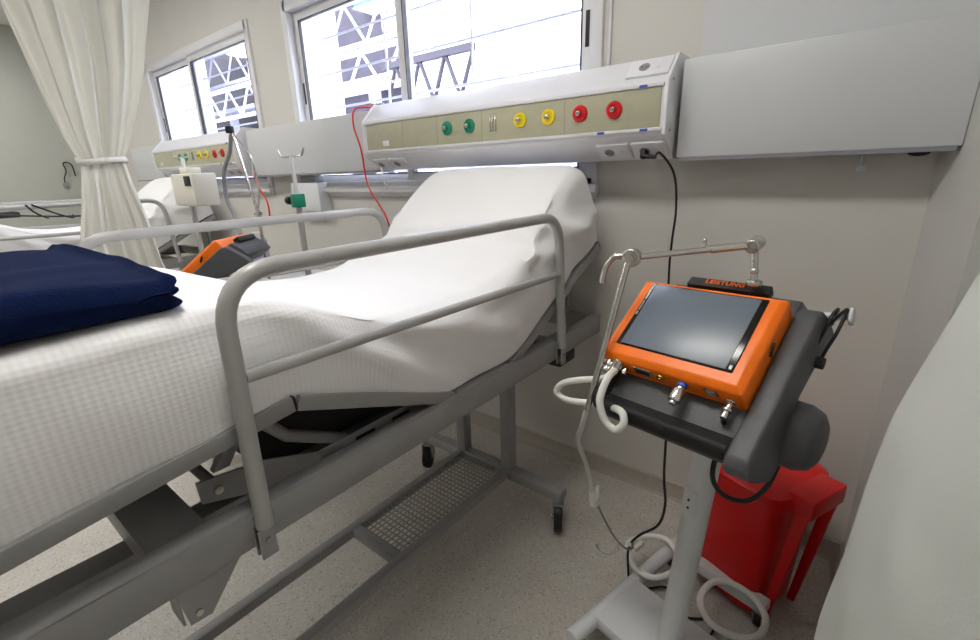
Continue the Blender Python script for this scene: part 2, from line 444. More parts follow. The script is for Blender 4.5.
# ------------------------------------------------------------------ wall trunking and bed head units
def trunking(x0, x1, label):
    t = thing('wall_trunking', label, 'wall trunking', ((x0+x1)/2, W, 1.486), group='blank wall trunking')
    MB().box((x0, 1.80, 1.486), (x1, W-.001, 1.80), .004).build('cover_panel', 'trunk', t, world=True)
    MB().box((x0+.01, 1.802, 1.474), (x1-.01, W-.001, 1.486)).build('lower_lip', 'sock', t, world=True)
    return t
tr = trunking(-.553, .186, 'pale grey blank wall trunking at the right above the orange ventilator')
MB().cyl((-.02, W-.006, 1.44), (-.02, W-.006, 1.474), .006).box((-.03, W-.02, 1.425), (-.008, W-.004, 1.442), .003).build('cable_clip', 'white', tr, world=True)
MB().ball((.105, 1.86, 1.472), .016, (1.6, 1, .5)).build('cable_gland', 'black', tr, world=True)
trunking(-3.66, -2.20, 'pale grey blank wall trunking between the two bed head units')
trunking(-6.2, -5.33, 'pale grey blank wall trunking left of the far bed head unit')

def head_unit(x0, label):
    """x0 = left end, 1.62 long"""
    L = 1.62
    t = thing('bed_head_unit', label, 'bed head unit', (x0+L/2, W, 1.486), group='bed head units')
    B = lambda mb, n, m, p=t: mb.build(n, m, p, world=False)
    # local: x along, y out of the wall is negative, z up from 1.486
    yb, yf = 0., -.215
    prof = [(yb, .335), (-.125, .335), (yf+.01, .255), (yf, .245), (yf, .078), (yf+.01, .068), (-.11, 0), (yb, 0)]
    B(MB().prism(prof, 'x', -L/2+.012, L/2-.012, .002), 'body', 'gunit')
    B(MB().box((-L/2+.03, yf-.004, .100), (L/2-.024, yf+.01, .228), .002), 'beige_panel', 'beige')
    rim = MB().box((-L/2+.02, yf-.010, .228), (L/2-.016, yf+.01, .238), .003).box((-L/2+.02, yf-.010, .088), (L/2-.016, yf+.01, .100), .003)
    B(rim, 'panel_rails', 'alu')
    for sx in (-.50, -.26, .01, .42):
        B(MB().box((sx-.0012, yf-.0046, .1), (sx+.0012, yf-.003, .228)), 'panel_seam', 'sock')
    for sx in (-L/2, L/2-.012):
        B(MB().prism([(y*1.03-.002, z*1.02-.003) for y, z in prof], 'x', sx, sx+.012, .002), 'end_cap', 'gunit')
    for sy in (.25, .09):
        B(MB().cyl((L/2, yf+.03, sy), (L/2+.003, yf+.03, sy), .005, seg=10), 'screw', 'chrome')
    for i, (dx, col) in enumerate(((-.192, 'green'), (-.058, 'green'), (.215, 'yellow'), (.350, 'yellow'), (.487, 'redhi'), (.622, 'redhi'))):
        c = V((dx, yf-.004, .169))
        o = MB()
        o.lathe([(.030, 0), (.030, .006), (.026, .010), (.019, .010), (.017, .006)], c, mtx=Matrix.Rotation(PI/2, 4, 'X'))
        g = B(o, 'gas_outlet', col)
        g['label'] = {'green': 'green', 'yellow': 'yellow', 'redhi': 'red'}[col]+' round gas outlet'
        n = MB().cyl(c+V((0, -.006, 0)), c+V((0, -.026, 0)), .009, bev=.002).cyl(c+V((0, -.026, 0)), c+V((0, -.032, 0)), .005)
        n.build('nozzle', 'chrome', g)
    fl = MB()
    for k in range(3): fl.box((.055+k*.014, yf-.008, .135), (.063+k*.014, yf-.003, .205), .001)
    B(fl, 'light_switch', 'chrome')
    B(MB().box((-.650, yf-.009, .115), (-.605, yf-.003, .142), .003), 'data_socket', 'gunit')
    # mains sockets on the sloping faces
    def socket(cx, low, w=.125):
        a, b = (V((yf+.01, 0, .068)), V((-.11, 0, 0))) if low else (V((yf+.01, 0, .255)), V((-.125, 0, .335)))
        p0 = V((0, a.x, a.z)); p1 = V((0, b.x, b.z)); d = (p1-p0).normalized()
        nrm = V((0, -d.z, d.y)) if not low else V((0, d.z, -d.y))
        if nrm.y > 0: nrm = -nrm
        m = Matrix(((1, 0, 0, cx), (0, d.y, nrm.y, 0), (0, d.z, nrm.z, 0), (0, 0, 0, 1)))
        mid = (p0+p1)/2; m.translation = V((cx, mid.y, mid.z))
        k = MB().box((-w/2, -.042, -.002), (w/2, .042, .009), .003, mtx=m)
        s = B(k, 'mains_socket', 'gunit')
        MB().cyl(m @ V((-.018, 0, .007)), m @ V((-.018, 0, .0105)), .019).build('socket_well', 'sock', s)
        for u in (-.025, -.011): MB().cyl(m @ V((u, 0, .010)), m @ V((u, 0, .0115)), .0028, seg=8).build('pin_hole', 'gasket', s)
        MB().box((.026, -.012, .008), (.040, .010, .0105), .001, mtx=m).build('socket_switch', 'gunit', s)
        return m
    ms = [socket(.604, True), socket(.740, True), socket(.722, False, .15)]
    socket(-.60, True, .12); socket(-.73, True, .12)
    for cx, z in ((.575, .094), (.735, .094), (.725, .233)):
        B(MB().box((cx-.014, yf-.012, z-.004), (cx+.014, yf-.008, z+.004), .001), 'blue_clip', 'blue')
    return t, ms
u1, ms = head_unit(-2.187, 'sage and white bed head unit with coloured gas outlets above the made bed')
u2, _ = head_unit(-5.31, 'sage and white bed head unit with coloured gas outlets below the far left window')

# plug and lead from the right-hand socket
mw = u1.matrix_basis @ ms[1]
t = thing('power_plug', 'black mains plug and lead hanging from the bed head unit', 'plug', mw @ V((0, 0, .01)))
p0 = mw @ V((.0, 0, .0125)); nz = (mw.to_3x3() @ V((0, 0, 1))).normalized()
MB().cyl(mw @ V((-.018, 0, .0105)), mw @ V((-.018, 0, .038)), .015, .011, bev=.003).cyl(mw @ V((-.018, 0, .03)), mw @ V((.03, 0, .038)), .010, .006).build('plug_body', 'black', t, world=True)
MB().tube([mw @ V((.025, 0, .037)), (-.575, 1.70, 1.50), (-.535, 1.74, 1.43), (-.524, 1.76, 1.31), (-.534, 1.78, 1.20), (-.541, 1.80, 1.07), (-.52, 1.78, .86), (-.44, 1.6, .80), (-.37, 1.35, .70), (-.345, 1.28, .55), (-.338, 1.30, .428), (-.354, 1.30, .342), (-.409, 1.30, .273), (-.440, 1.30, .214), (-.443, 1.30, .147), (-.425, 1.31, .02), (-.38, 1.36, .008), (-.33, 1.4, .008), (-.30, 1.34, .008), (-.24, 1.32, .008), (-.17, 1.36, .008), (-.16, 1.30, .008), (-.22, 1.25, .008), (-.10, 1.10, .008)], .0042, seg=8, smooth=6).build('power_lead', 'black', t, world=True)

t = thing('oxygen_hose', 'thin red hose hanging over the left end of the bed head unit', 'hose', (-2.37, 1.69, 1.85))
MB().tube([(-2.21, 1.86, 1.815), (-2.29, 1.82, 1.825), (-2.34, 1.785, 1.81), (-2.345, 1.775, 1.73), (-2.30, 1.775, 1.60), (-2.265, 1.77, 1.41), (-2.175, 1.77, 1.29), (-2.13, 1.77, 1.23), (-2.10, 1.80, 1.05)], .005, seg=8, smooth=8).build('red_tube', 'redhi', t, world=True)
MB().cyl((-2.29, 1.86, 1.835), (-2.22, 1.87, 1.83), .015, .010).cyl((-2.22, 1.87, 1.83), (-2.19, 1.875, 1.828), .013).build('connector', 'sock', t, world=True)
o = MB().tube([(-2.05, 1.70, 1.50), (-2.03, 1.69, 1.46), (-2.04, 1.70, 1.43), (-2.06, 1.74, 1.38)], .004, seg=8, smooth=6).build('socket_wire', 'hose', loc=(-2.05, 1.70, 1.5))
tag(o, 'short white wire looping under the sockets by the red hose', 'wire')

# white box on the window wall
t = thing('wall_box', 'white box with a small grey top unit fixed under the window left of the bed', 'wall box', (-3.03, W, 1.24))
MB().box((-3.22, W-.09, 1.235), (-2.88, W-.001, 1.425), .008).build('casing', 'white', t, world=True)
MB().box((-3.12, W-.07, 1.427), (-2.93, W-.001, 1.47), .006).build('top_unit', 'sock', t, world=True)

# ------------------------------------------------------------------ hospital bed (local origin under its middle; y runs to the wall)
HX = .46
TOP = [(-.26, 1.19), (0, 1.222), (.2, 1.234), (.36, 1.232), (.47, 1.212), (.58, 1.165), (.70, 1.118), (.85, 1.100), (1.0, 1.098), (1.12, 1.105), (1.24, 1.140), (1.34, 1.178), (1.395, 1.205), (1.43, 1.255), (1.53, 1.345), (1.62, 1.415), (1.69, 1.456), (1.755, 1.472)]
BOT = [(-.26, .935), (0, .965), (.2, 1.000), (.40, 1.022), (.49, .990), (.58, .955), (.72, .902), (.88, .850), (1.02, .846), (1.15, .846), (1.24, .868), (1.35, .925), (1.45, .975), (1.55, 1.027), (1.65, 1.080), (1.76, 1.135), (1.825, 1.165)]
def mattress_mb():
    T = spline([V((0, a, b)) for a, b in TOP], 9); Bt = spline([V((0, a, b)) for a, b in BOT], 9)
    # close the head end with a rounded fall
    n0 = len(T)
    for i in range(1, 9):
        t = i/8; a = t*PI/2
        T.append(V((0, 1.755+.085*math.sin(a), 1.472-.10*(1-math.cos(a)))))
        Bt.append(V((0, 1.825+.012*t, 1.165+.003*t)))
    rings = []
    NS, NT = 18, 34
    for i, (t, b) in enumerate(zip(T, Bt)):
        y = t.y
        head = max(0, min(1, (y-1.25)/.45)); seat = math.exp(-((y-1.0)/.22)**2)
        rr = .045+.025*head+.045*seat              # shoulder radius
        xt = .425-.012*head; xb = .440
        ring = []
        H = (t-b)
        def pt(x, h): return V((x, b.y+H.y*h, b.z+H.z*h))
        hh = H.length; fr = min(.85, rr/hh)
        side = []
        for k in range(NS):            # up the right side
            h = k/(NS-1)*(1-fr)
            x = xb+(xt-xb)*(k/(NS-1)) + .012*math.sin(PI*k/(NS-1))
            side.append((x, h))
        for k in range(1, 8):          # shoulder
            a = k/8*PI/2
            side.append((xt-rr*1.1*(1-math.cos(a)), 1-fr+fr*math.sin(a)))
        xe = xt-rr*1.1
        right = [pt(x, h) for x, h in side]
        top = [pt(xe*(1-2*k/NT), 1.0 + .10*fr*math.cos((k/NT-.5)*PI)) for k in range(NT+1)]
        left = [pt(-x, h) for x, h in reversed(side)]
        rings.append(right+top+left)
    # wrinkles
    for i, r in enumerate(rings):
        for k, p in enumerate(r):
            onside = k < NS+4 or k > len(r)-NS-4
            q = V((p.x*2.2, p.y*3.2, p.z*3.2))
            d = noise.noise(q)*.007
            if onside:
                sg = 1 if p.x > 0 else -1
                lowf = max(0, min(1, (p.z-.86)/.06))
                # hanging folds on the side
                f = noise.noise(V((p.x, p.y*7+p.z*5, p.z*1.5)))*.010
                # long diagonal drape from the knee down to the seat
                for (y0, z0, y1, z1, am, wd) in ((.44, 1.20, .78, .94, .013, .030), (.52, 1.17, .98, .90, -.010, .035), (.74, 1.09, 1.20, .95, .022, .040), (.90, 1.07, 1.32, 1.10, .016, .035),
                                                 (1.28, 1.18, 1.50, 1.16, .014, .03), (1.40, 1.28, 1.74, 1.22, .018, .035), (1.36, 1.12, 1.58, 1.36, -.012, .028), (1.52, 1.20, 1.84, 1.30, .012, .03)):
                    ax, az = y1-y0, z1-z0; L2 = ax*ax+az*az
                    tt = max(0, min(1, ((p.y-y0)*ax+(p.z-z0)*az)/L2))
                    dd = math.hypot(p.y-y0-ax*tt, p.z-z0-az*tt)
                    f += 1.4*am*math.exp(-(dd/wd)**2)*math.sin(PI*(.15+.7*tt))
                p.x += sg*(d*.6+f)
            else:
                p.z += d*.9
                # cross wrinkles at the bend of the seat and back
                p.z -= .010*math.exp(-((p.y-1.395-.012*math.sin(p.x*6))/.015)**2)
                p.z += .004*noise.noise(V((p.x*9, p.y*5, 3.)))
    # cover hem drops a little over the leg section frame
    for r in rings:
        for k in (0, len(r)-1):
            p = r[k]
            if p.y < .10: p.z -= .018*min(1, (.10-p.y)/.08)+.004*math.sin(p.y*60)
    return MB().loft(rings)

def make_bed(label):
    t = thing('hospital_bed', label, 'hospital bed', (0, 0, 0), 0, 'hospital beds')
    B = lambda mb, n, m, p=None: mb.build(n, m, p or t)
    # upper frame: C-section side beams
    for s in (1, -1):
        mb = MB()
        mb.box((s*(HX-.005), -.30, .755), (s*HX, 1.86, .835), .0015)
        mb.box((s*(HX-.045), -.30, .830), (s*HX, 1.86, .835), .0015).box((s*(HX-.045), -.30, .755), (s*HX, 1.86, .760), .0015)
        B(mb, 'side_beam', 'frame')
    for y0, y1, z1 in ((.135, .235, .828), (-.30, -.25, .828), (1.82, 1.86, .835), (1.44, 1.50, .828), (.98, 1.03, .80)):
        B(MB().box((-HX+.006, y0, .768), (HX-.006, y1, z1), .002), 'cross_member', 'frame')
    mb = MB()
    for s in (1, -1):
        for y in (.130, .242):
            mb.prism([(s*(HX-.006), .762), (s*(HX-.006), .826), (s*(HX-.075), .762)], 'y', y-.004, y, 0)
    B(mb, 'gusset_plate', 'frame')
    # brackets under the beams
    for s in (1, -1):
        mb = MB().prism([(.150, .757), (.265, .757), (.196, .672), (.160, .676)], 'x', s*(HX-.008), s*(HX-.003)).box((s*(HX-.06), .150, .68), (s*(HX-.008), .154, .757))
        g = B(mb, 'under_bracket', 'frame')
        MB().cyl((s*(HX-.003), .176, .695), (s*(HX+.003), .176, .695), .007, seg=6).build('bolt', 'chrome', g)
        mb = MB().box((s*(HX-.008), 1.52, .70), (s*(HX-.07), 1.64, .755), .003)
        B(mb, 'beam_bracket', 'black')
    # deck sections
    SEC = [((-.24, .950), (.425, 1.028), 'leg'), ((.435, 1.026), (.91, .840), 'thigh'), ((.93, .838), (1.18, .838), 'seat'), ((1.19, .838), (1.84, 1.160), 'back')]
    for (ya, za), (yb, zb), nm in SEC:
        dy, dz = yb-ya, zb-za; L = math.hypot(dy, dz); a = math.atan2(dz, dy)
        mtx = Matrix.Translation((0, ya, za)) @ Matrix.Rotation(a, 4, 'X')
        mb = MB()
        for s in (1, -1): mb.box((s*.425, .004, -.034), (s*.450, L-.004, .0), .003, mtx=mtx)
        for q in (.004, L-.034): mb.box((-.424, q, -.03), (.424, q+.03, -.002), .003, mtx=mtx)
        d = B(mb, 'deck_section', 'frame')
        MB().box((-.424, .036, -.016), (.424, L-.036, -.004), mtx=mtx).build('deck_panel', 'darkpan', d)
        mb = MB()
        for s in (1, -1): mb.box((s*.4255, L-.006, -.034), (s*.449, L+.002, -.001), .002, mtx=mtx)
        mb.build('end_cap', 'black', d)
    for s in (1, -1): B(MB().box((s*.21, -.30, .685), (s*.275, 1.30, .750), .003), 'inner_beam', 'frame')
    # lifting linkage under the knee
    for s in (1, -1):
        x = s*.30
        mb = MB().prism([(.262, .852), (.264, .800), (.35, .772), (.56, .752), (.56, .775), (.40, .832)], 'x', x-.004, x+.004)
        g = B(mb, 'lever_plate', 'frame')
        MB().cyl((x-.012, .298, .818), (x+.012, .298, .818), .010, seg=6).build('pivot_bolt', 'chrome', g)
        B(MB().prism([(.300, .850), (.335, .850), (.435, 1.0), (.40, 1.0)], 'x', x-.03, x-.008, .002), 'lift_arm', 'frame')
        B(MB().tube([(x+.01, .41, .93), (x+.01, .46, .87), (x+.03, .60, .80)], .015, seg=12), 'stay_tube', 'frame')
        # dark recess plate and slotted inner rail of the back mechanism
        B(MB().box((s*.375, .50, .79), (s*.38, 1.40, .835), .001), 'slotted_rail', 'frame')
        for k in range(4): B(MB().box((s*.380, .60+k*.12, .806), (s*.3812, .66+k*.12, .820), .0), 'rail_slot', 'black')
    B(MB().tube([(-.30, .30, .818), (.30, .30, .818)], .012), 'torsion_bar', 'frame')
    B(MB().prism([(.43, .985), (.90, .800), (1.0, .75), (.43, .75)], 'x', -.40, .22, .004), 'mechanism_cover', 'darkpan')
    # lower frame
    zl = .20
    for x in (.245, -.015):
        B(MB().box((x-.018, -.25, zl-.035), (x+.018, 1.42, zl), .003), 'lower_rail', 'frame')
    B(MB().box((-.03, .782, zl-.035), (.26, .818, zl-.001), .003), 'lower_crossbar', 'frame')
    # wire shelf
    mb = MB()
    for k in range(27):
        y = .825+k*.0222; mb.box((.0, y-.0017, zl-.012), (.232, y+.0017, zl-.008))
    for k in range(12):
        x = .004+k*.0206; mb.box((x-.0017, .82, zl-.009), (x+.0017, 1.41, zl-.005))
    B(mb, 'wire_shelf', 'wire')
    for y in (1.44, -.20):
        B(MB().box((-.30, y-.03, zl-.05), (.525, y+.03, zl), .012, 3), 'foot_bar', 'frame')
        for x in (.245, -.015):
            B(MB().box((x-.025, y-.025, zl-.002), (x+.025, y+.025, .758), .003), 'leg', 'frame')
        for cx in (.500, -.270):
            rot = Matrix.Translation((cx, y, 0)) @ Matrix.Rotation(.5, 4, 'Z') @ Matrix.Translation((-cx, -y, 0))
            c = B(MB().cyl((cx, y, .155), (cx, y, .135), .024).prism([(y-.03, .13), (y+.03, .13), (y+.008, .055), (y-.022, .055)], 'x', cx-.024, cx-.020).prism([(y-.03, .13), (y+.03, .13), (y+.008, .055), (y-.022, .055)], 'x', cx+.020, cx+.024).box((cx-.024, y-.03, .128), (cx+.024, y+.03, .136)), 'caster', 'sock'); c.data.transform(rot)
            MB().cyl((cx-.017, y-.005, .0625), (cx+.017, y-.005, .0625), .0625, seg=28, bev=.006).build('wheel', 'black', c).data.transform(rot)
            MB().cyl((cx-.027, y-.005, .0625), (cx+.027, y-.005, .0625), .010, seg=12).build('axle', 'chrome', c).data.transform(rot)
    # folding side rails
    for s in (1, -1):
        x = s*HX; xo = s*(HX+.012)
        path = fillet([(xo, .312, .80), (xo, .318, 1.302), (xo, 1.452, 1.302), (xo, 1.492, .80)], .105, 9)
        r = B(MB().tube(path, .0165, seg=16), 'side_rail', 'rail')
        MB().tube([(xo, .33, 1.112), (xo, 1.462, 1.095)], .0125, seg=14).build('middle_bar', 'rail', r)
        for y in (.312, 1.492):
            b = MB().box((x+s*.001, y-.018, .755), (x+s*.004, y+.018, .82), .001).box((xo-.012, y-.020, .735), (xo-.008, y+.012, .80)).box((xo+.008, y-.020, .735), (xo+.012, y+.012, .80))
            g = b.build('rail_bracket', 'frame', r)
            MB().cyl((xo-.018, y-.004, .775), (xo+.018, y-.004, .775), .006, seg=8).build('bolt', 'chrome', g)
    B(mattress_mb(), 'mattress', 'sheet')
    t.children[-1]['label'] = 'mattress made up with a white waffle sheet'
    # head end upright behind the raised back
    B(MB().box((.30, 1.80, .835), (.325, 1.825, 1.10), .002), 'back_support', 'frame')
    return t
bed = make_bed('grey steel hospital bed with raised head and navy blanket, nearest the camera')
bed.location = (-1.30, 0, 0)
b2 = copy_tree(bed); b2.location = (-4.93, -.03, 0)
b2['label'] = 'grey steel hospital bed with raised head partly hidden behind the tied curtain'
b2.scale = (1, 1, 1.015)

# ------------------------------------------------------------------ navy blanket
def blanket():
    root = thing('blanket', 'thick folded navy blue blanket lying on the foot of the nearest bed', 'blanket', (-1.28, .0, 1.236))
    x0, x1, y0, y1, zb = -1.62, -.905, -.36, .305, 1.236
    NXS = 56; rings = []
    for i in range(NXS+1):
        u = i/NXS; x = x0+(x1-x0)*u
        d = min(u, 1-u)*(x1-x0)
        e = math.sqrt(max(0., 1-(1-min(1, d/.035))**2)); e = max(e, .03)
        h = (.068+.010*noise.noise(V((x*3, 1, 1)))+.012*math.exp(-((x+1.45)/.16)**2))
        ye = y1-.02*(1-e)+.010*math.sin(x*9)-.03*(1-u)
        pts = []
        nb = 26
        for k in range(nb): pts.append((y0+(ye-.03-y0)*k/(nb-1), 0.))
        NE = 33                                           # the folded end: three rounded layers
        for k in range(1, NE):
            t = k/NE; lob = abs(math.sin(t*3*PI)); pts.append((ye-.03+.030*lob**.5*(1-.35*abs(t-.45)), t))
        for k in range(nb): pts.append((ye-.03+(y0-ye+.03)*k/(nb-1), 1.))
        ring = []
        for (y, t) in pts:
            hh = h*(.32+.68*e) if t > 0 else h*.32
            ro = .012*math.exp(-((y-ye+.03)/.05)**2)*(t > .99)       # top dips towards the fold
            z = zb+(t*h if e > .98 else (.5+(t-.5)*(.12+.88*e))*h)
            z += (.010*noise.noise(V((x*4, y*5, 7)))+.006*noise.noise(V((x*11, y*9, 3))))*t - ro
            xx = x+(.010*noise.noise(V((y*6, t*3, 2)))+.004*math.sin(t*3*PI))*(1 if u > .9 else 0)
            ring.append((xx, y+.006*noise.noise(V((x*9, t*4, 5))), z))
        rings.append(ring)
    MB().loft(rings).build('folded_blanket', 'navy', root, world=True, ang=50)
blanket()

# ------------------------------------------------------------------ ventilator on its stand
UC = V((-.262, 1.043, 1.118))
UQ = Matrix(((.977, .152, .151), (-.212, .598, .773), (.027, -.787, .616)))
# orthonormalise
ux = V(UQ.col[0]).normalized(); uy = V(UQ.col[1]); uy = (uy-ux*uy.dot(ux)).normalized(); uz = ux.cross(uy)
UM = Matrix((ux, uy, uz)).transposed().to_4x4(); UM.translation = UC
def U(x, y, z): return UM @ V((x, y, z))
vent = thing('ventilator', 'orange ventilator with grey touch screen on a white stand beside the nearest bed', 'ventilator', (-.235, 1.20, 0), 0, 'ventilators')
def VB(mb, n, m, p=None): return mb.build(n, m, p or vent, world=True)
# orange case: front plate, chamfered
def frustum(mb, x, zt, zb, y0, y1, inset, mtx):
    """box with front face (y0) inset"""
    mb2 = bmesh.new()
    fr = [(-x+inset, y0, zb+inset), (x-inset, y0, zb+inset), (x-inset, y0, zt-inset), (-x+inset, y0, zt-inset)]
    mi = [(-x, y0+inset*.9, zb), (x, y0+inset*.9, zb), (x, y0+inset*.9, zt), (-x, y0+inset*.9, zt)]
    bk = [(-x, y1, zb), (x, y1, zb), (x, y1, zt), (-x, y1, zt)]
    R = [[mb2.verts.new(p) for p in q] for q in (fr, mi, bk)]
    for A, B in zip(R, R[1:]):
        for k in range(4): mb2.faces.new((A[k], A[(k+1) % 4], B[(k+1) % 4], B[k]))
    mb2.faces.new(R[0]); mb2.faces.new(R[2][::-1])
    bmesh.ops.recalc_face_normals(mb2, faces=mb2.faces)
    bmesh.ops.bevel(mb2, geom=list(mb2.edges), offset=.004, segments=3, affect='EDGES', profile=.5)
    return mb._merge(mb2, mtx)
case = VB(frustum(MB(), .165, .112, -.131, -.002, .066, .013, UM), 'orange_case', 'orange')
VB(MB().box((-.134, -.0045, -.094), (.134, .004, .096), .002, mtx=UM), 'screen_bezel', 'bezel')
VB(MB().box((-.122, -.0060, -.090), (.120, -.0040, .092), .0008, mtx=UM), 'screen', 'screen')
mb = MB()
for k, (a, b) in enumerate(((.045, .088), (.010, .040), (-.004, .006))): mb.box((-.130, -.0052, a), (-.1265, -.0042, b), mtx=UM)
mb.box((.124, -.0052, -.088), (.130, -.0042, -.078), mtx=UM)
VB(mb, 'bezel_marks', 'white')
# vents and rubber stops
VB(MB().box((.1675, .018, -.03), (.1715, .026, .0), .001, mtx=UM @ Matrix.Rotation(.5, 4, 'X')), 'side_latch', 'black')
# underside connectors
def conn(x, parts, name, m):
    mb = MB()
    for (y, r, a, b) in parts: mb.cyl(U(x, y, a), U(x, y, b), r, seg=16, bev=r*.12)
    return VB(mb, name, m)
VB(MB().box((-.155, .010, -.1300), (.155, .052, -.1275), .001, mtx=UM), 'connector_plate', 'orange')
conn(-.142, [(.03, .015, -.126, -.146), (.03, .011, -.146, -.160)], 'hose_port', 'chrome')
conn(-.098, [(.035, .006, -.126, -.150), (.035, .008, -.140, -.146)], 'nozzle', 'chrome')
VB(MB().box((-.075, .018, -.1335), (-.030, .042, -.1285), .002, mtx=UM), 'serial_port', 'chrome')
VB(MB().box((-.068, .025, -.1345), (-.037, .035, -.133), .001, mtx=UM), 'serial_slot', 'gasket')
conn(-.008, [(.028, .009, -.127, -.136), (.028, .004, -.136, -.139)], 'sensor_port', 'brass')
conn(.042, [(.030, .011, -.127, -.140)], 'blue_ring', 'blue')
conn(.042, [(.030, .0095, -.140, -.148), (.030, .014, -.148, -.176), (.030, .008, -.176, -.184)], 'gas_inlet', 'chrome')
VB(MB().box((.085, .018, -.131), (.118, .044, -.1275), .002, mtx=UM), 'rocker_switch_frame', 'gasket')
VB(MB().box((.092, .022, -.134), (.111, .040, -.131), .002, mtx=UM), 'rocker_switch', 'sock')
conn(.140, [(.040, .010, -.128, -.136), (.040, .006, -.136, -.150), (.040, .010, -.150, -.156), (.040, .007, -.156, -.172)], 'mains_inlet', 'chrome')
# charcoal cradle: side profile in the unit's own (y, z), extruded along x
side = [(.054, .118), (.066, .142), (.110, .160), (.160, .174), (.190, .178), (.197, .165), (.184, .118), (.165, .06), (.152, -.02), (.158, -.075), (.190, -.120),
        (.215, -.165), (.205, -.200), (.150, -.232), (.085, -.258), (.062, -.255), (.050, -.235), (.050, -.20), (.056, -.13), (.054, -.10)]
mb = MB().prism(side, 'x', .166, .212, .007, 3, mtx=UM)
cr = VB(mb, 'cradle_side', 'shell')
VB(MB().prism([(.058, .125), (.062, .158), (.110, .176), (.150, .178), (.150, .10), (.11, .02), (.10, -.10), (.12, -.2), (.10, -.24), (.07, -.22), (.062, -.13)], 'x', -.125, .168, .005, 2, mtx=UM), 'cradle_back', 'shell')
VB(MB().prism([(.046, -.222), (.052, -.234), (.075, -.242), (.13, -.225), (.14, -.16), (.11, -.11), (.075, -.12), (.070, -.19)], 'x', -.128, .168, .006, 2, mtx=UM), 'tray', 'tray')
VB(MB().prism([(.040, -.215), (.048, -.230), (.075, -.238), (.13, -.22), (.14, -.12), (.075, -.10), (.055, -.13), (.045, -.17)], 'x', -.150, -.124, .008, 3, mtx=UM), 'tray_end', 'tray')
# motor housing lobe
mb = MB(); c0, c1 = V((-.095, 1.085, .905)), V((.008, 1.06, .905))
dr = (c1-c0).normalized()
prof = [(.001, 0), (.060, 0), (.071, .010), (.073, .03), (.072, .085), (.062, .108), (.045, .118), (.001, .120)]
mb.lathe(prof, c0-dr*.005, seg=36, mtx=dr.to_track_quat('Z', 'Y').to_matrix().to_4x4())
VB(mb, 'blower_housing', 'shell')
# brand strip
BM = UM @ Matrix.Translation((.000, .050, .160)) @ Matrix.Rotation(math.radians(-8), 4, 'X')
strip = VB(MB().box((-.085, -.006, -.013), (.105, .020, .016), .004, mtx=BM), 'brand_strip', 'black')
me = text_mesh('LEISTUNG', .0185, .0006)
me.transform(vent.matrix_basis.inverted() @ BM @ Matrix.Translation((.004, -.0072, .002)) @ Matrix.Rotation(PI/2, 4, 'X'))
me.materials.clear(); me.materials.append(M['text'])
to = bpy.data.objects.new('brand_lettering', me); COL.objects.link(to); to.parent = strip
# column and base
VB(MB().tube([(-.200, 1.150, .86), (-.240, 1.115, .10)], .0335, seg=28), 'column', 'white')
VB(MB().cyl((-.198, 1.150, .84), (-.194, 1.15, .90), .045, .055), 'column_collar', 'tray')
pl = MB().box((-.018, -.004, -.04), (.018, .003, .04), .003, mtx=Matrix.Translation((-.229, 1.108, .612)) @ Matrix.Rotation(-.25, 4, 'Z') @ Matrix.Rotation(.05, 4, 'Y'))
pp = VB(pl, 'socket_plate', 'white')
for z in (-.012, .012):
    mb = MB(); mb.cyl((-.230, 1.106, .614+z), (-.230, 1.102, .614+z), .0035, seg=8)
    VB(mb, 'plate_screw', 'gasket', pp)
fd = V((.24, .97, 0)).normalized(); sd = V((.97, -.24, 0))
BC = V((-.240, 1.115, 0))
def bb(u, v, z): return BC+sd*u+fd*v+V((0, 0, z))
BR = Matrix((sd, fd, V((0, 0, 1)))).transposed().to_4x4(); BR.translation = BC
VB(MB().tube([bb(-.205, -.20, .085), bb(-.205, .42, .085)], .024, seg=20), 'base_tube', 'white')
VB(MB().tube([bb(.205, -.20, .085), bb(.205, .18, .085)], .024, seg=20), 'base_tube', 'white')
VB(MB().box((-.20, -.10, .065), (.20, .12, .108), .006, mtx=BR), 'base_plate', 'white')
VB(MB().box((-.20, .34, .065), (.13, .39, .105), .008, mtx=BR), 'rear_bar', 'white')
for u, v in ((-.205, -.17), (-.205, .37), (.205, -.17), (.11, .365)):
    w = VB(MB().cyl(bb(u, v, .07), bb(u, v, .05), .014).box((u-.016, v-.02, .030), (u-.012, v+.015, .06), mtx=BR).box((u+.012, v-.02, .030), (u+.016, v+.015, .06), mtx=BR).box((u-.016, v-.02, .055), (u+.016, v+.02, .06), mtx=BR), 'caster', 'sock')
    VB(MB().cyl(bb(u-.010, v, .025), bb(u+.010, v, .025), .025, seg=20, bev=.003), 'wheel', 'black', w)
# hanging rod with hooks
rod = VB(MB().cyl((-.065, 1.21, 1.130), (.018, 1.198, 1.142), .008).cyl((.018, 1.198, 1.142), (.026, 1.197, 1.143), .019, bev=.003), 'hanging_rod', 'white')
mb = MB()
mb.tube([(-.014, 1.215, 1.125), (-.006, 1.19, 1.148), (-.003, 1.185, 1.158), (-.010, 1.165, 1.150), (-.018, 1.15, 1.12), (-.026, 1.14, 1.09), (-.036, 1.14, 1.062)], .0036, seg=8, smooth=6)
VB(mb, 'cable_hook', 'black', rod)
mb = MB()
mb.tube([(-.008, 1.21, 1.118), (-.012, 1.185, 1.122), (.0, 1.18, 1.145), (.012, 1.185, 1.160), (.010, 1.18, 1.145), (.002, 1.16, 1.11), (-.008, 1.15, 1.08), (-.014, 1.145, 1.058)], .0036, seg=8, smooth=6)
VB(mb, 'cable_hook', 'black', rod)
VB(MB().cyl((-.050, 1.145, 1.050), (-.006, 1.14, 1.048), .013, bev=.003), 'hook_sleeve', 'black', rod)
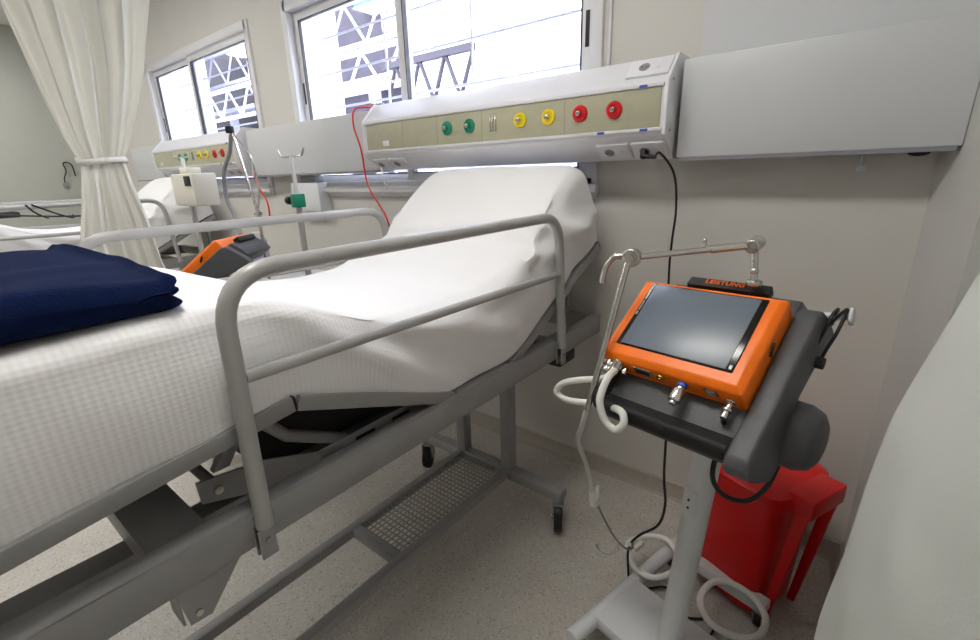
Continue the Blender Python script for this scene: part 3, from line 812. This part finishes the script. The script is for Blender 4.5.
# arm
A0 = V((-.160, 1.155, 1.196)); A1 = V((-.171, 1.165, 1.285)); A2 = V((-.400, 1.045, 1.255)); A3 = V((-.443, .930, .900))
arm = VB(MB().cyl(A0, A0+V((0, 0, .012)), .016, bev=.002).tube([A0, A0.lerp(A1, .5), A1], .0075), 'arm_post', 'chrome')
VB(MB().ball(A0.lerp(A1, .35), .009).ball(A0.lerp(A1, .62), .008), 'swivel_collar', 'chrome', arm)
VB(MB().cyl(A1+V((-.004, -.018, -.004)), A1+V((.004, .018, .004)), .016, bev=.003).cyl(A1+V((0, -.022, 0)), A1+V((0, .024, 0)), .007), 'elbow_joint', 'chrome', arm)
VB(MB().tube([A1, A1.lerp(A2, .35)], .0095).tube([A1.lerp(A2, .3), A2], .0072), 'horizontal_arm', 'chrome', arm)
VB(MB().cyl(A1.lerp(A2, .38)+V((0, 0, .004)), A1.lerp(A2, .38)+V((-.006, 0, .020)), .003).ball(A1.lerp(A2, .38)+V((-.006, 0, .02)), .005), 'arm_pin', 'chrome', arm)
jd = V((.10, -1, .05)).normalized()
VB(MB().cyl(A2-jd*.016, A2+jd*.016, .021, bev=.003).cyl(A2-jd*.02, A2+jd*.024, .009).cyl(A2, A2+V((-.040, -.006, .002)), .008), 'knuckle_joint', 'chrome', arm)
VB(MB().tube([A2+V((-.022, -.01, .004)), A2+V((-.040, -.014, -.002)), A2+V((-.054, -.018, -.022)), A2+V((-.060, -.02, -.045)), A2+V((-.062, -.02, -.062))], .007, seg=12, smooth=5, radii=None), 'lever_handle', 'chrome', arm)
VB(MB().tube([A2+V((-.006, -.012, -.01)), A2.lerp(A3, .5)+V((0, -.006, 0)), A3], .0074), 'lower_arm', 'chrome', arm)
VB(MB().tube([A2+V((-.006, -.012, -.01)), A2.lerp(A3, .22)+V((-.003, -.008, 0))], .0085), 'arm_sleeve', 'chrome', arm)
GN = [A3, (-.462, .945, .84), (-.484, .97, .79), (-.494, 1.0, .74), (-.487, 1.03, .671), (-.478, 1.05, .590), (-.478, 1.06, .560)]
VB(MB().tube(GN, .007, seg=12, smooth=10), 'gooseneck', 'clear', arm)
VB(MB().cyl((-.478, 1.06, .575), (-.474, 1.065, .518), .011, .013, bev=.003), 'end_fitting', 'plastic', arm)
VB(MB().tube([(-.472, 1.06, .545), (-.462, 1.055, .555), (-.458, 1.05, .575), (-.459, 1.05, .600)], .0045, seg=8, smooth=5), 'clip_finger', 'hose', arm)
# breathing circuit
hz = VB(MB().tube([(-.396, .975, 1.000), (-0.387, 0.912, 1.006), (-0.391, 0.893, 0.980), (-0.391, 0.883, 0.952), (-0.377, 0.883, 0.915), (-0.352, 0.883, 0.899), (-0.334, 0.883, 0.919), (-0.342, 0.893, 0.939), (-0.379, 0.926, 0.927), (-.43, .98, .893), (-.469, 1.0, .879), (-.533, 1.0, .869), (-.567, 1.0, .883), (-.549, 1.0, .914), (-.500, 1.0, .936), (-.450, 1.01, .948), (-.42, 1.03, .96), (-.38, 1.06, .97)], .0085, seg=12, smooth=8), 'breathing_hose', 'hose')
VB(MB().cyl((-.4, .967, .992), (-.390, .982, 1.022), .013, bev=.002), 'hose_cuff', 'chrome', hz)
VB(MB().tube([U(.140, .040, -.170), (-.152, .985, .895), (-.162, .975, .83), (-.157, .985, .78), (-.131, 1.0, .747), (-.091, 1.01, .750), (-.062, 1.02, .792), (-.050, 1.04, .84)], .0055, seg=10, smooth=8), 'mains_lead', 'black')

# hose, drip wire and hook hanging by the ventilator
t = thing('patient_circuit', 'white breathing hose loops resting on the ventilator base with a clear hook', 'hose', (-.40, 1.35, .10))
MB().tube([(-.480, 1.400, .125), (-.439, 1.462, .13), (-.372, 1.487, .135), (-.320, 1.449, .13), (-.306, 1.374, .125), (-.347, 1.306, .122), (-.408, 1.302, .122), (-.455, 1.341, .125)], .0105, seg=12, closed=True, smooth=8).build('coiled_hose', 'hose', t, world=True)
MB().tube([(-.205, 1.315, .120), (-.187, 1.399, .125), (-.137, 1.430, .125), (-.070, 1.418, .12), (-.026, 1.360, .12), (-.032, 1.285, .12), (-.085, 1.240, .12), (-.160, 1.245, .12)], .0105, seg=12, closed=True, smooth=8).build('coiled_hose', 'hose', t, world=True)
MB().tube([(-.47, 1.07, .53), (-.455, 1.09, .47), (-.44, 1.15, .36), (-.43, 1.22, .27), (-.435, 1.30, .20), (-.45, 1.38, .15)], .0035, seg=8, smooth=6).build('sensor_line', 'sock', t, world=True)
MB().tube([(-.435, 1.19, .315), (-.445, 1.19, .275), (-.47, 1.19, .245), (-.50, 1.18, .255), (-.505, 1.17, .285)], .004, seg=8, smooth=6).build('hook', 'clear', t, world=True)
MB().cyl((-.425, 1.25, .262), (-.455, 1.36, .165), .007).cyl((-.437, 1.34, .165), (-.420, 1.37, .185), .010).build('y_connector', 'clear', t, world=True)

# ------------------------------------------------------------------ red bin
def red_bin():
    t = thing('waste_bin', 'red plastic swing top waste bin with a hinged rear frame in the corner', 'waste bin', (-.125, 1.60, 0), -.42)
    def sq(hx, hy, z, n=40, e=.45, cy=0):
        return [(math.copysign(abs(math.cos(a))**e, math.cos(a))*hx, cy+math.copysign(abs(math.sin(a))**e, math.sin(a))*hy, z) for a in [2*PI*k/n for k in range(n)]]
    rings = [sq(.085, .090, .006), sq(.118, .118, .012), sq(.122, .122, .04), sq(.142, .145, .455), sq(.155, .158, .460), sq(.155, .158, .478), sq(.142, .145, .480)]
    MB().loft(rings).build('bin_body', 'red', t)
    lid = [sq(.157, .160, .481), sq(.159, .162, .500), sq(.150, .152, .510), sq(.11, .11, .516), sq(.01, .01, .518)]
    MB().loft(lid).build('lid', 'red', t)
    MB().box((.140, -.09, .455), (.215, .09, .520), .008).build('lid_hinge_box', 'red', t)
    MB().prism([(.205, .46), (.170, .46), (.122, .0), (.145, .0)], 'y', -.085, -.070, .002).build('rear_frame', 'red', t)
    MB().prism([(.205, .46), (.170, .46), (.122, .0), (.145, .0)], 'y', .070, .085, .002).build('rear_frame', 'red', t)
    MB().box((-.185, -.05, .512), (-.145, .05, .498), .003).build('lid_grip', 'red', t)
    for s in (-.05, .05): MB().cyl((-.128, s, .03), (-.15, s, .03), .02).build('wheel', 'red', t)
    return t
red_bin()

# ------------------------------------------------------------------ curtains
def curtain_left():
    t = thing('privacy_curtain', 'cream privacy curtain gathered with a tie between the two beds', 'curtain', (-3.0, .75, 0), group='privacy curtains')
    def sheet(zs, y0f, y1f, ampf, nfold, seed, xc=-3.0):
        rings = []; N = 220
        for z in zs:
            a, b, am = y0f(z), y1f(z), ampf(z)
            row = []
            for k in range(N+1):
                u = k/N
                w = u+.014*math.sin(u*17+seed)+.008*math.sin(z*3+u*9)
                ph = w*nfold*2*PI+.5*noise.noise(V((u*5, z*.7, seed)))*2
                f = math.sin(ph)+.35*math.sin(ph*2.3+seed)
                row.append((xc+am*f+.01*noise.noise(V((u*12, z*2.5, seed))), a+(b-a)*u+am*.35*math.cos(ph), z))
            rings.append(row)
        return MB().loft(rings, closed=False)
    def lp(z, pts):
        for (za, va), (zb, vb) in zip(pts, pts[1:]):
            if za <= z <= zb: q = (z-za)/(zb-za); return va+(vb-va)*q
        return pts[0][1] if z < pts[0][0] else pts[-1][1]
    TZ = 1.565
    L = [(1.565, .647), (1.66, .615), (1.80, .585), (2.164, .525), (2.80, .40)]
    Rr = [(1.565, .838), (1.66, .885), (1.80, .945), (2.0, 1.02), (2.331, 1.105), (2.80, 1.16)]
    zs = [TZ+(2.80-TZ)*i/60 for i in range(61)]
    up = sheet(zs, lambda z: lp(z, L), lambda z: lp(z, Rr), lambda z: .012+.050*min(1, (z-TZ)/.9), 6.5, 1.3)
    o = up.build('upper_cloth', 'curtain', t, world=True, ang=180)
    md = o.modifiers.new('s', 'SOLIDIFY'); md.thickness = .0015
    L2 = [(.12, .52), (.9, .548), (1.17, .560), (1.35, .610), (1.565, .660)]
    R2 = [(.12, 1.02), (.9, .935), (1.035, .905), (1.25, .885), (1.45, .850), (1.565, .838)]
    zs = [.12+(1.565-.12)*i/60 for i in range(61)]
    lo = sheet(zs, lambda z: lp(z, L2), lambda z: lp(z, R2), lambda z: .010+.022*min(1, (TZ-z)/.5), 4.5, 4.1)
    o = lo.build('lower_cloth', 'curtain', t, world=True, ang=180)
    md = o.modifiers.new('s', 'SOLIDIFY'); md.thickness = .0015
    # tie band
    pts = [(-3.0+.036*math.cos(a), .744+.103*math.sin(a), TZ+.006*math.sin(a*2)) for a in [2*PI*k/28 for k in range(28)]]
    mb = MB(); rings = []
    for p in pts+[pts[0]]: rings.append([(p[0], p[1], p[2]-.014), (p[0]+(p[0]+3)*.12, p[1]+(p[1]-.744)*.04, p[2]), (p[0], p[1], p[2]+.014)])
    mb.loft(rings, closed=False); o = mb.build('tie_band', 'curtain', t, world=True, ang=180)
    md = o.modifiers.new('s', 'SOLIDIFY'); md.thickness = .003
curtain_left()
t = thing('curtain_track', 'white ceiling track carrying the gathered cream curtain', 'curtain track', (-3.0, 0, 2.83), group='curtain tracks')
MB().box((-3.015, -1.9, 2.83), (-2.985, 1.9, 2.86), .003).build('rail', 'alu', t, world=True)
for y in (-1.7, 0, 1.7): MB().cyl((-3, y, 2.86), (-3, y, ZC), .006, seg=8).build('hanger', 'alu', t, world=True)

def curtain_right():
    t = thing('privacy_curtain', 'pale off white curtain falling close beside the camera at the right edge', 'curtain', (.25, .75, .05), group='privacy curtains')
    rings = []; N = 120
    E_ = [(.05, .035), (.494, .066), (.78, .080), (.95, .094), (1.07, .106), (1.20, .128), (1.33, .156), (1.5, .20), (1.9, .215), (2.82, .24)]
    def lp(z):
        for (za, va), (zb, vb) in zip(E_, E_[1:]):
            if za <= z <= zb: q = (z-za)/(zb-za); return va+(vb-va)*q
        return E_[-1][1]
    for j in range(90):
        z = .05+(2.82-.05)*j/89
        xe = lp(z); row = []
        for k in range(N+1):
            u = k/N; a = -PI/2+PI*u
            yy = .86-.30*math.sin(a)
            xx = .40-(.40-xe)*math.cos(a)**.8
            m = math.sin(u*PI)
            wr = noise.noise(V((u*3.5, z*2.6, 5)))*.020+noise.noise(V((u*9+z*2.5, z*7, 1)))*.011
            fo = .010*math.sin(u*34+z*1.3)*(.35+.65*min(1, abs(u-.5)*3))
            row.append((xx+(wr*.9+fo)*m*.8, yy+wr, z))
        rings.append(row)
    o = MB().loft(rings, closed=False).build('cloth', 'drape', t, world=True, ang=180)
    md = o.modifiers.new('s', 'SOLIDIFY'); md.thickness = .0015
curtain_right()
t = thing('curtain_track', 'white ceiling track carrying the pale curtain at the right', 'curtain track', (.35, .8, 2.83), group='curtain tracks')
MB().box((.335, -1.6, 2.83), (.365, 1.3, 2.86), .003).build('rail', 'alu', t, world=True)
for y in (-1.4, .8): MB().cyl((.35, y, 2.86), (.35, y, ZC), .006, seg=8).build('hanger', 'alu', t, world=True)

# ------------------------------------------------------------------ things beyond the nearest bed
def iv_pole(x, y, h, label, lean=0):
    t = thing('drip_stand', label, 'drip stand', (x, y, 0), group='drip stands')
    MB().cyl((0, 0, .10), (0, 0, 1.36), .0165).build('pole', 'rail', t)
    MB().cyl((0, 0, .95), (0, 0, h), .011).build('upper_pole', 'alu', t)
    mb = MB().tube(fillet([(-.125, 0, h+.035), (-.105, 0, h), (.105, 0, h), (.125, 0, h+.035)], .02), .005, seg=8)
    mb.build('hook_bar', 'chrome', t)
    for k in range(5):
        a = 2*PI*k/5+.3
        l = MB().tube([(0, 0, .11), (.20*math.cos(a), .20*math.sin(a), .075)], .013).build('foot', 'rail', t)
        MB().cyl((.20*math.cos(a)-.01, .20*math.sin(a), .03), (.20*math.cos(a)+.01, .20*math.sin(a), .03), .03).build('wheel', 'black', l)
    return t
iv_pole(-2.40, 1.40, 1.565, 'grey drip stand with a green clamp beside the red hose')
def clamp(x, y, z, label):
    t = thing('pole_clamp', label, 'clamp', (x, y, z), group='green pole clamps')
    MB().box((-.028, -.028, -.035), (.028, .028, .035), .005).build('jaw', 'green', t)
    k = MB().cyl((-.028, 0, 0), (-.080, 0, 0), .007).build('screw', 'black', t)
    MB().cyl((-.075, 0, 0), (-.105, 0, 0), .022, bev=.005).build('knob', 'black', k)
clamp(-2.395, 1.40, 1.340, 'green pole clamp with black knob on the drip stand by the red hose')
iv_pole(-3.40, 1.25, 1.60, 'grey drip stand left of the side-facing ventilator, carrying an ivory pump')
clamp(-3.40, 1.235, 1.435, 'green pole clamp holding the ivory infusion pump')
t = thing('infusion_pump', 'ivory infusion pump with a small dark display on the left drip stand', 'infusion pump', (-3.22, 1.22, 1.32))
MB().box((-3.375, 1.15, 1.315), (-3.06, 1.29, 1.50), .012).build('casing', 'plastic', t, world=True)
MB().box((-3.16, 1.143, 1.43), (-3.08, 1.152, 1.485), .004).build('display', 'gasket', t, world=True)
MB().box((-3.30, 1.18, 1.500), (-3.18, 1.26, 1.535), .008).build('carry_handle', 'plastic', t, world=True)

# second ventilator: a copy of the first turned side-on
v2 = copy_tree(vent)
v2['label'] = 'orange ventilator seen from its side beyond the nearest bed, beside the drip stands'
skip = {'arm_post', 'breathing_hose', 'column_collar', 'hanging_rod'}
for ch in list(v2.children):
    if ch.name.split('.')[0] in skip:
        for g in list(ch.children): bpy.data.objects.remove(g)
        bpy.data.objects.remove(ch)
v2.location = (-2.44, 1.11, 0); v2.rotation_euler = (0, 0, -.62)

t = thing('support_arm', 'chrome jointed hose arm with black knob standing behind the far ventilator', 'support arm', (-2.66, 1.3, 1.26))
MB().tube([(-2.784, 1.30, 1.700), (-2.72, 1.30, 1.50), (-2.655, 1.30, 1.276)], .008).build('long_rod', 'chrome', t, world=True)
MB().tube([(-2.784, 1.30, 1.700), (-2.700, 1.31, 1.62), (-2.66, 1.32, 1.56), (-2.64, 1.32, 1.40), (-2.655, 1.30, 1.276)], .005, smooth=5).build('rear_rod', 'chrome', t, world=True)
MB().cyl((-2.79, 1.29, 1.70), (-2.79, 1.29, 1.735), .022, bev=.005).build('knob', 'black', t, world=True)
MB().tube([(-2.785, 1.29, 1.69), (-2.84, 1.29, 1.60), (-2.93, 1.28, 1.50), (-2.96, 1.28, 1.35), (-2.90, 1.28, 1.25), (-2.80, 1.25, 1.15)], .011, smooth=6, seg=10).build('ribbed_hose', 'sock', t, world=True)
MB().cyl((-2.69, 1.30, 1.270), (-2.62, 1.30, 1.275), .008).cyl((-2.655, 1.30, 1.25), (-2.655, 1.30, 1.29), .014).build('lower_joint', 'chrome', t, world=True)
MB().cyl((-2.655, 1.30, .9), (-2.655, 1.30, 1.26), .009).build('lower_rod', 'chrome', t, world=True)
o = MB().tube([(-3.60, 1.79, 1.50), (-3.50, 1.75, 1.40), (-3.27, 1.68, 1.30), (-3.28, 1.68, 1.15)], .006, seg=8, smooth=6).build('suction_hose', 'redhi', loc=(-3.60, 1.79, 1.50))
tag(o, 'thin dark red hose hanging behind the far ventilator', 'hose')
t = thing('humidifier', 'pale blue and white humidifier jar beside the far ventilator', 'humidifier', (-2.98, 1.43, .875))
MB().cyl((-2.98, 1.43, .875), (-2.98, 1.43, 1.09), .055, .05, bev=.008).build('jar', 'lilac', t, world=True)
MB().cyl((-2.98, 1.43, 1.09), (-2.98, 1.43, 1.14), .045, .03, bev=.005).build('cap', 'white', t, world=True)

# white cart with a cardboard box
t = thing('equipment_cart', 'white two-shelf equipment cart behind the bed, left of the drip stand', 'cart', (-3.0, 1.52, 0))
for x in (-3.38, -2.60):
    for y in (1.36, 1.68):
        MB().box((x-.015, y-.015, .06), (x+.015, y+.015, .88), .003).build('post', 'white', t, world=True)
        MB().cyl((x-.01, y, .03), (x+.01, y, .03), .03).build('wheel', 'black', t, world=True)
for z in (.869, .750, .30): MB().box((-3.40, 1.34, z-.012), (-2.58, 1.70, z+.006), .004).build('shelf', 'white', t, world=True)
t = thing('cardboard_box', 'small brown cardboard box on the white cart', 'box', (-2.85, 1.45, .757))
MB().box((-3.04, 1.38, .757), (-2.68, 1.55, .835), .004).build('carton', 'wood', t, world=True)
MB().box((-2.88, 1.378, .759), (-2.84, 1.552, .837)).build('tape', 'plastic', t, world=True)

# on the bed behind the curtain
t = thing('patient_monitor_tray', 'dark flat instrument with leads lying on the bed behind the curtain', 'instrument', (-4.9, .45, 1.26))
MB().box((-5.05, .32, 1.245), (-4.72, .62, 1.285), .01).build('casing', 'black', t, world=True)
MB().box((-5.0, .36, 1.285), (-4.8, .58, 1.29), .003).build('label_plate', 'sock', t, world=True)
for k, pts in enumerate(([(-4.44, .62, 1.335), (-4.46, .66, 1.28), (-4.50, .72, 1.24), (-4.6, .74, 1.24)], [(-4.44, .65, 1.335), (-4.46, .78, 1.26), (-4.5, .86, 1.23), (-4.7, .9, 1.24)], [(-4.72, .5, 1.27), (-4.62, .8, 1.24), (-4.55, 1.0, 1.24), (-4.50, 1.12, 1.30)])):
    MB().tube(pts, .006, seg=8, smooth=6).build('lead', 'black', t, world=True)

t = thing('hanging_lead', 'dark cord with a small plug hanging on the far left wall', 'cord', (XL+.02, 1.519, 1.70))
MB().tube([(XL+.03, 1.578, 1.560), (XL+.03, 1.570, 1.686), (XL+.03, 1.536, 1.716), (XL+.03, 1.494, 1.703), (XL+.03, 1.502, 1.619), (XL+.03, 1.468, 1.534), (XL+.03, 1.464, 1.467)], .007, seg=8, smooth=6).build('flex', 'gasket', t, world=True)
MB().box((XL+.001, 1.443, 1.425), (XL+.04, 1.485, 1.484), .005).build('plug', 'sock', t, world=True)

# ------------------------------------------------------------------ ceiling lamps
LP = [(-.9, .35), (-3.8, .35), (-6.5, .35), (-.9, -2.4), (-3.8, -2.4), (-6.5, -2.4)]
for i, (x, y) in enumerate(LP):
    lab = ['first', 'second', 'third'][i % 3]+' recessed ceiling light from the right in the '+['window', 'rear'][i//3]+' row'
    t = thing('ceiling_light', lab, 'ceiling light', (x, y, ZC-.05), group='recessed ceiling lights')
    mb = MB().box((x-.62, y-.17, ZC-.05), (x+.62, y-.15, ZC), .002).box((x-.62, y+.15, ZC-.05), (x+.62, y+.17, ZC), .002).box((x-.62, y-.15, ZC-.05), (x-.60, y+.15, ZC), .002).box((x+.60, y-.15, ZC-.05), (x+.62, y+.15, ZC), .002)
    mb.build('housing', 'alu', t, world=True)
    MB().box((x-.598, y-.148, ZC-.04), (x+.598, y+.148, ZC-.034)).build('diffuser', 'lamp_off' if i == 3 else 'lamp', t, world=True)

# ------------------------------------------------------------------ daylight
w = bpy.data.worlds.new('world'); S.world = w; w.use_nodes = True
bg = w.node_tree.nodes['Background']; bg.inputs[0].default_value = (.86, .90, 1.0, 1); bg.inputs[1].default_value = 5.0
sd_ = bpy.data.lights.new('sun', 'SUN'); sd_.energy = 4.0; sd_.angle = .02; sd_.color = (1, .98, .95)
so = bpy.data.objects.new('sun', sd_); COL.objects.link(so)
so.rotation_euler = (math.radians(38), 0, math.radians(-25))

S.view_settings.view_transform = 'Standard'; S.view_settings.look = 'None'
S.view_settings.gamma = 1; S.view_settings.use_curve_mapping = False
S.view_settings.exposure = .82
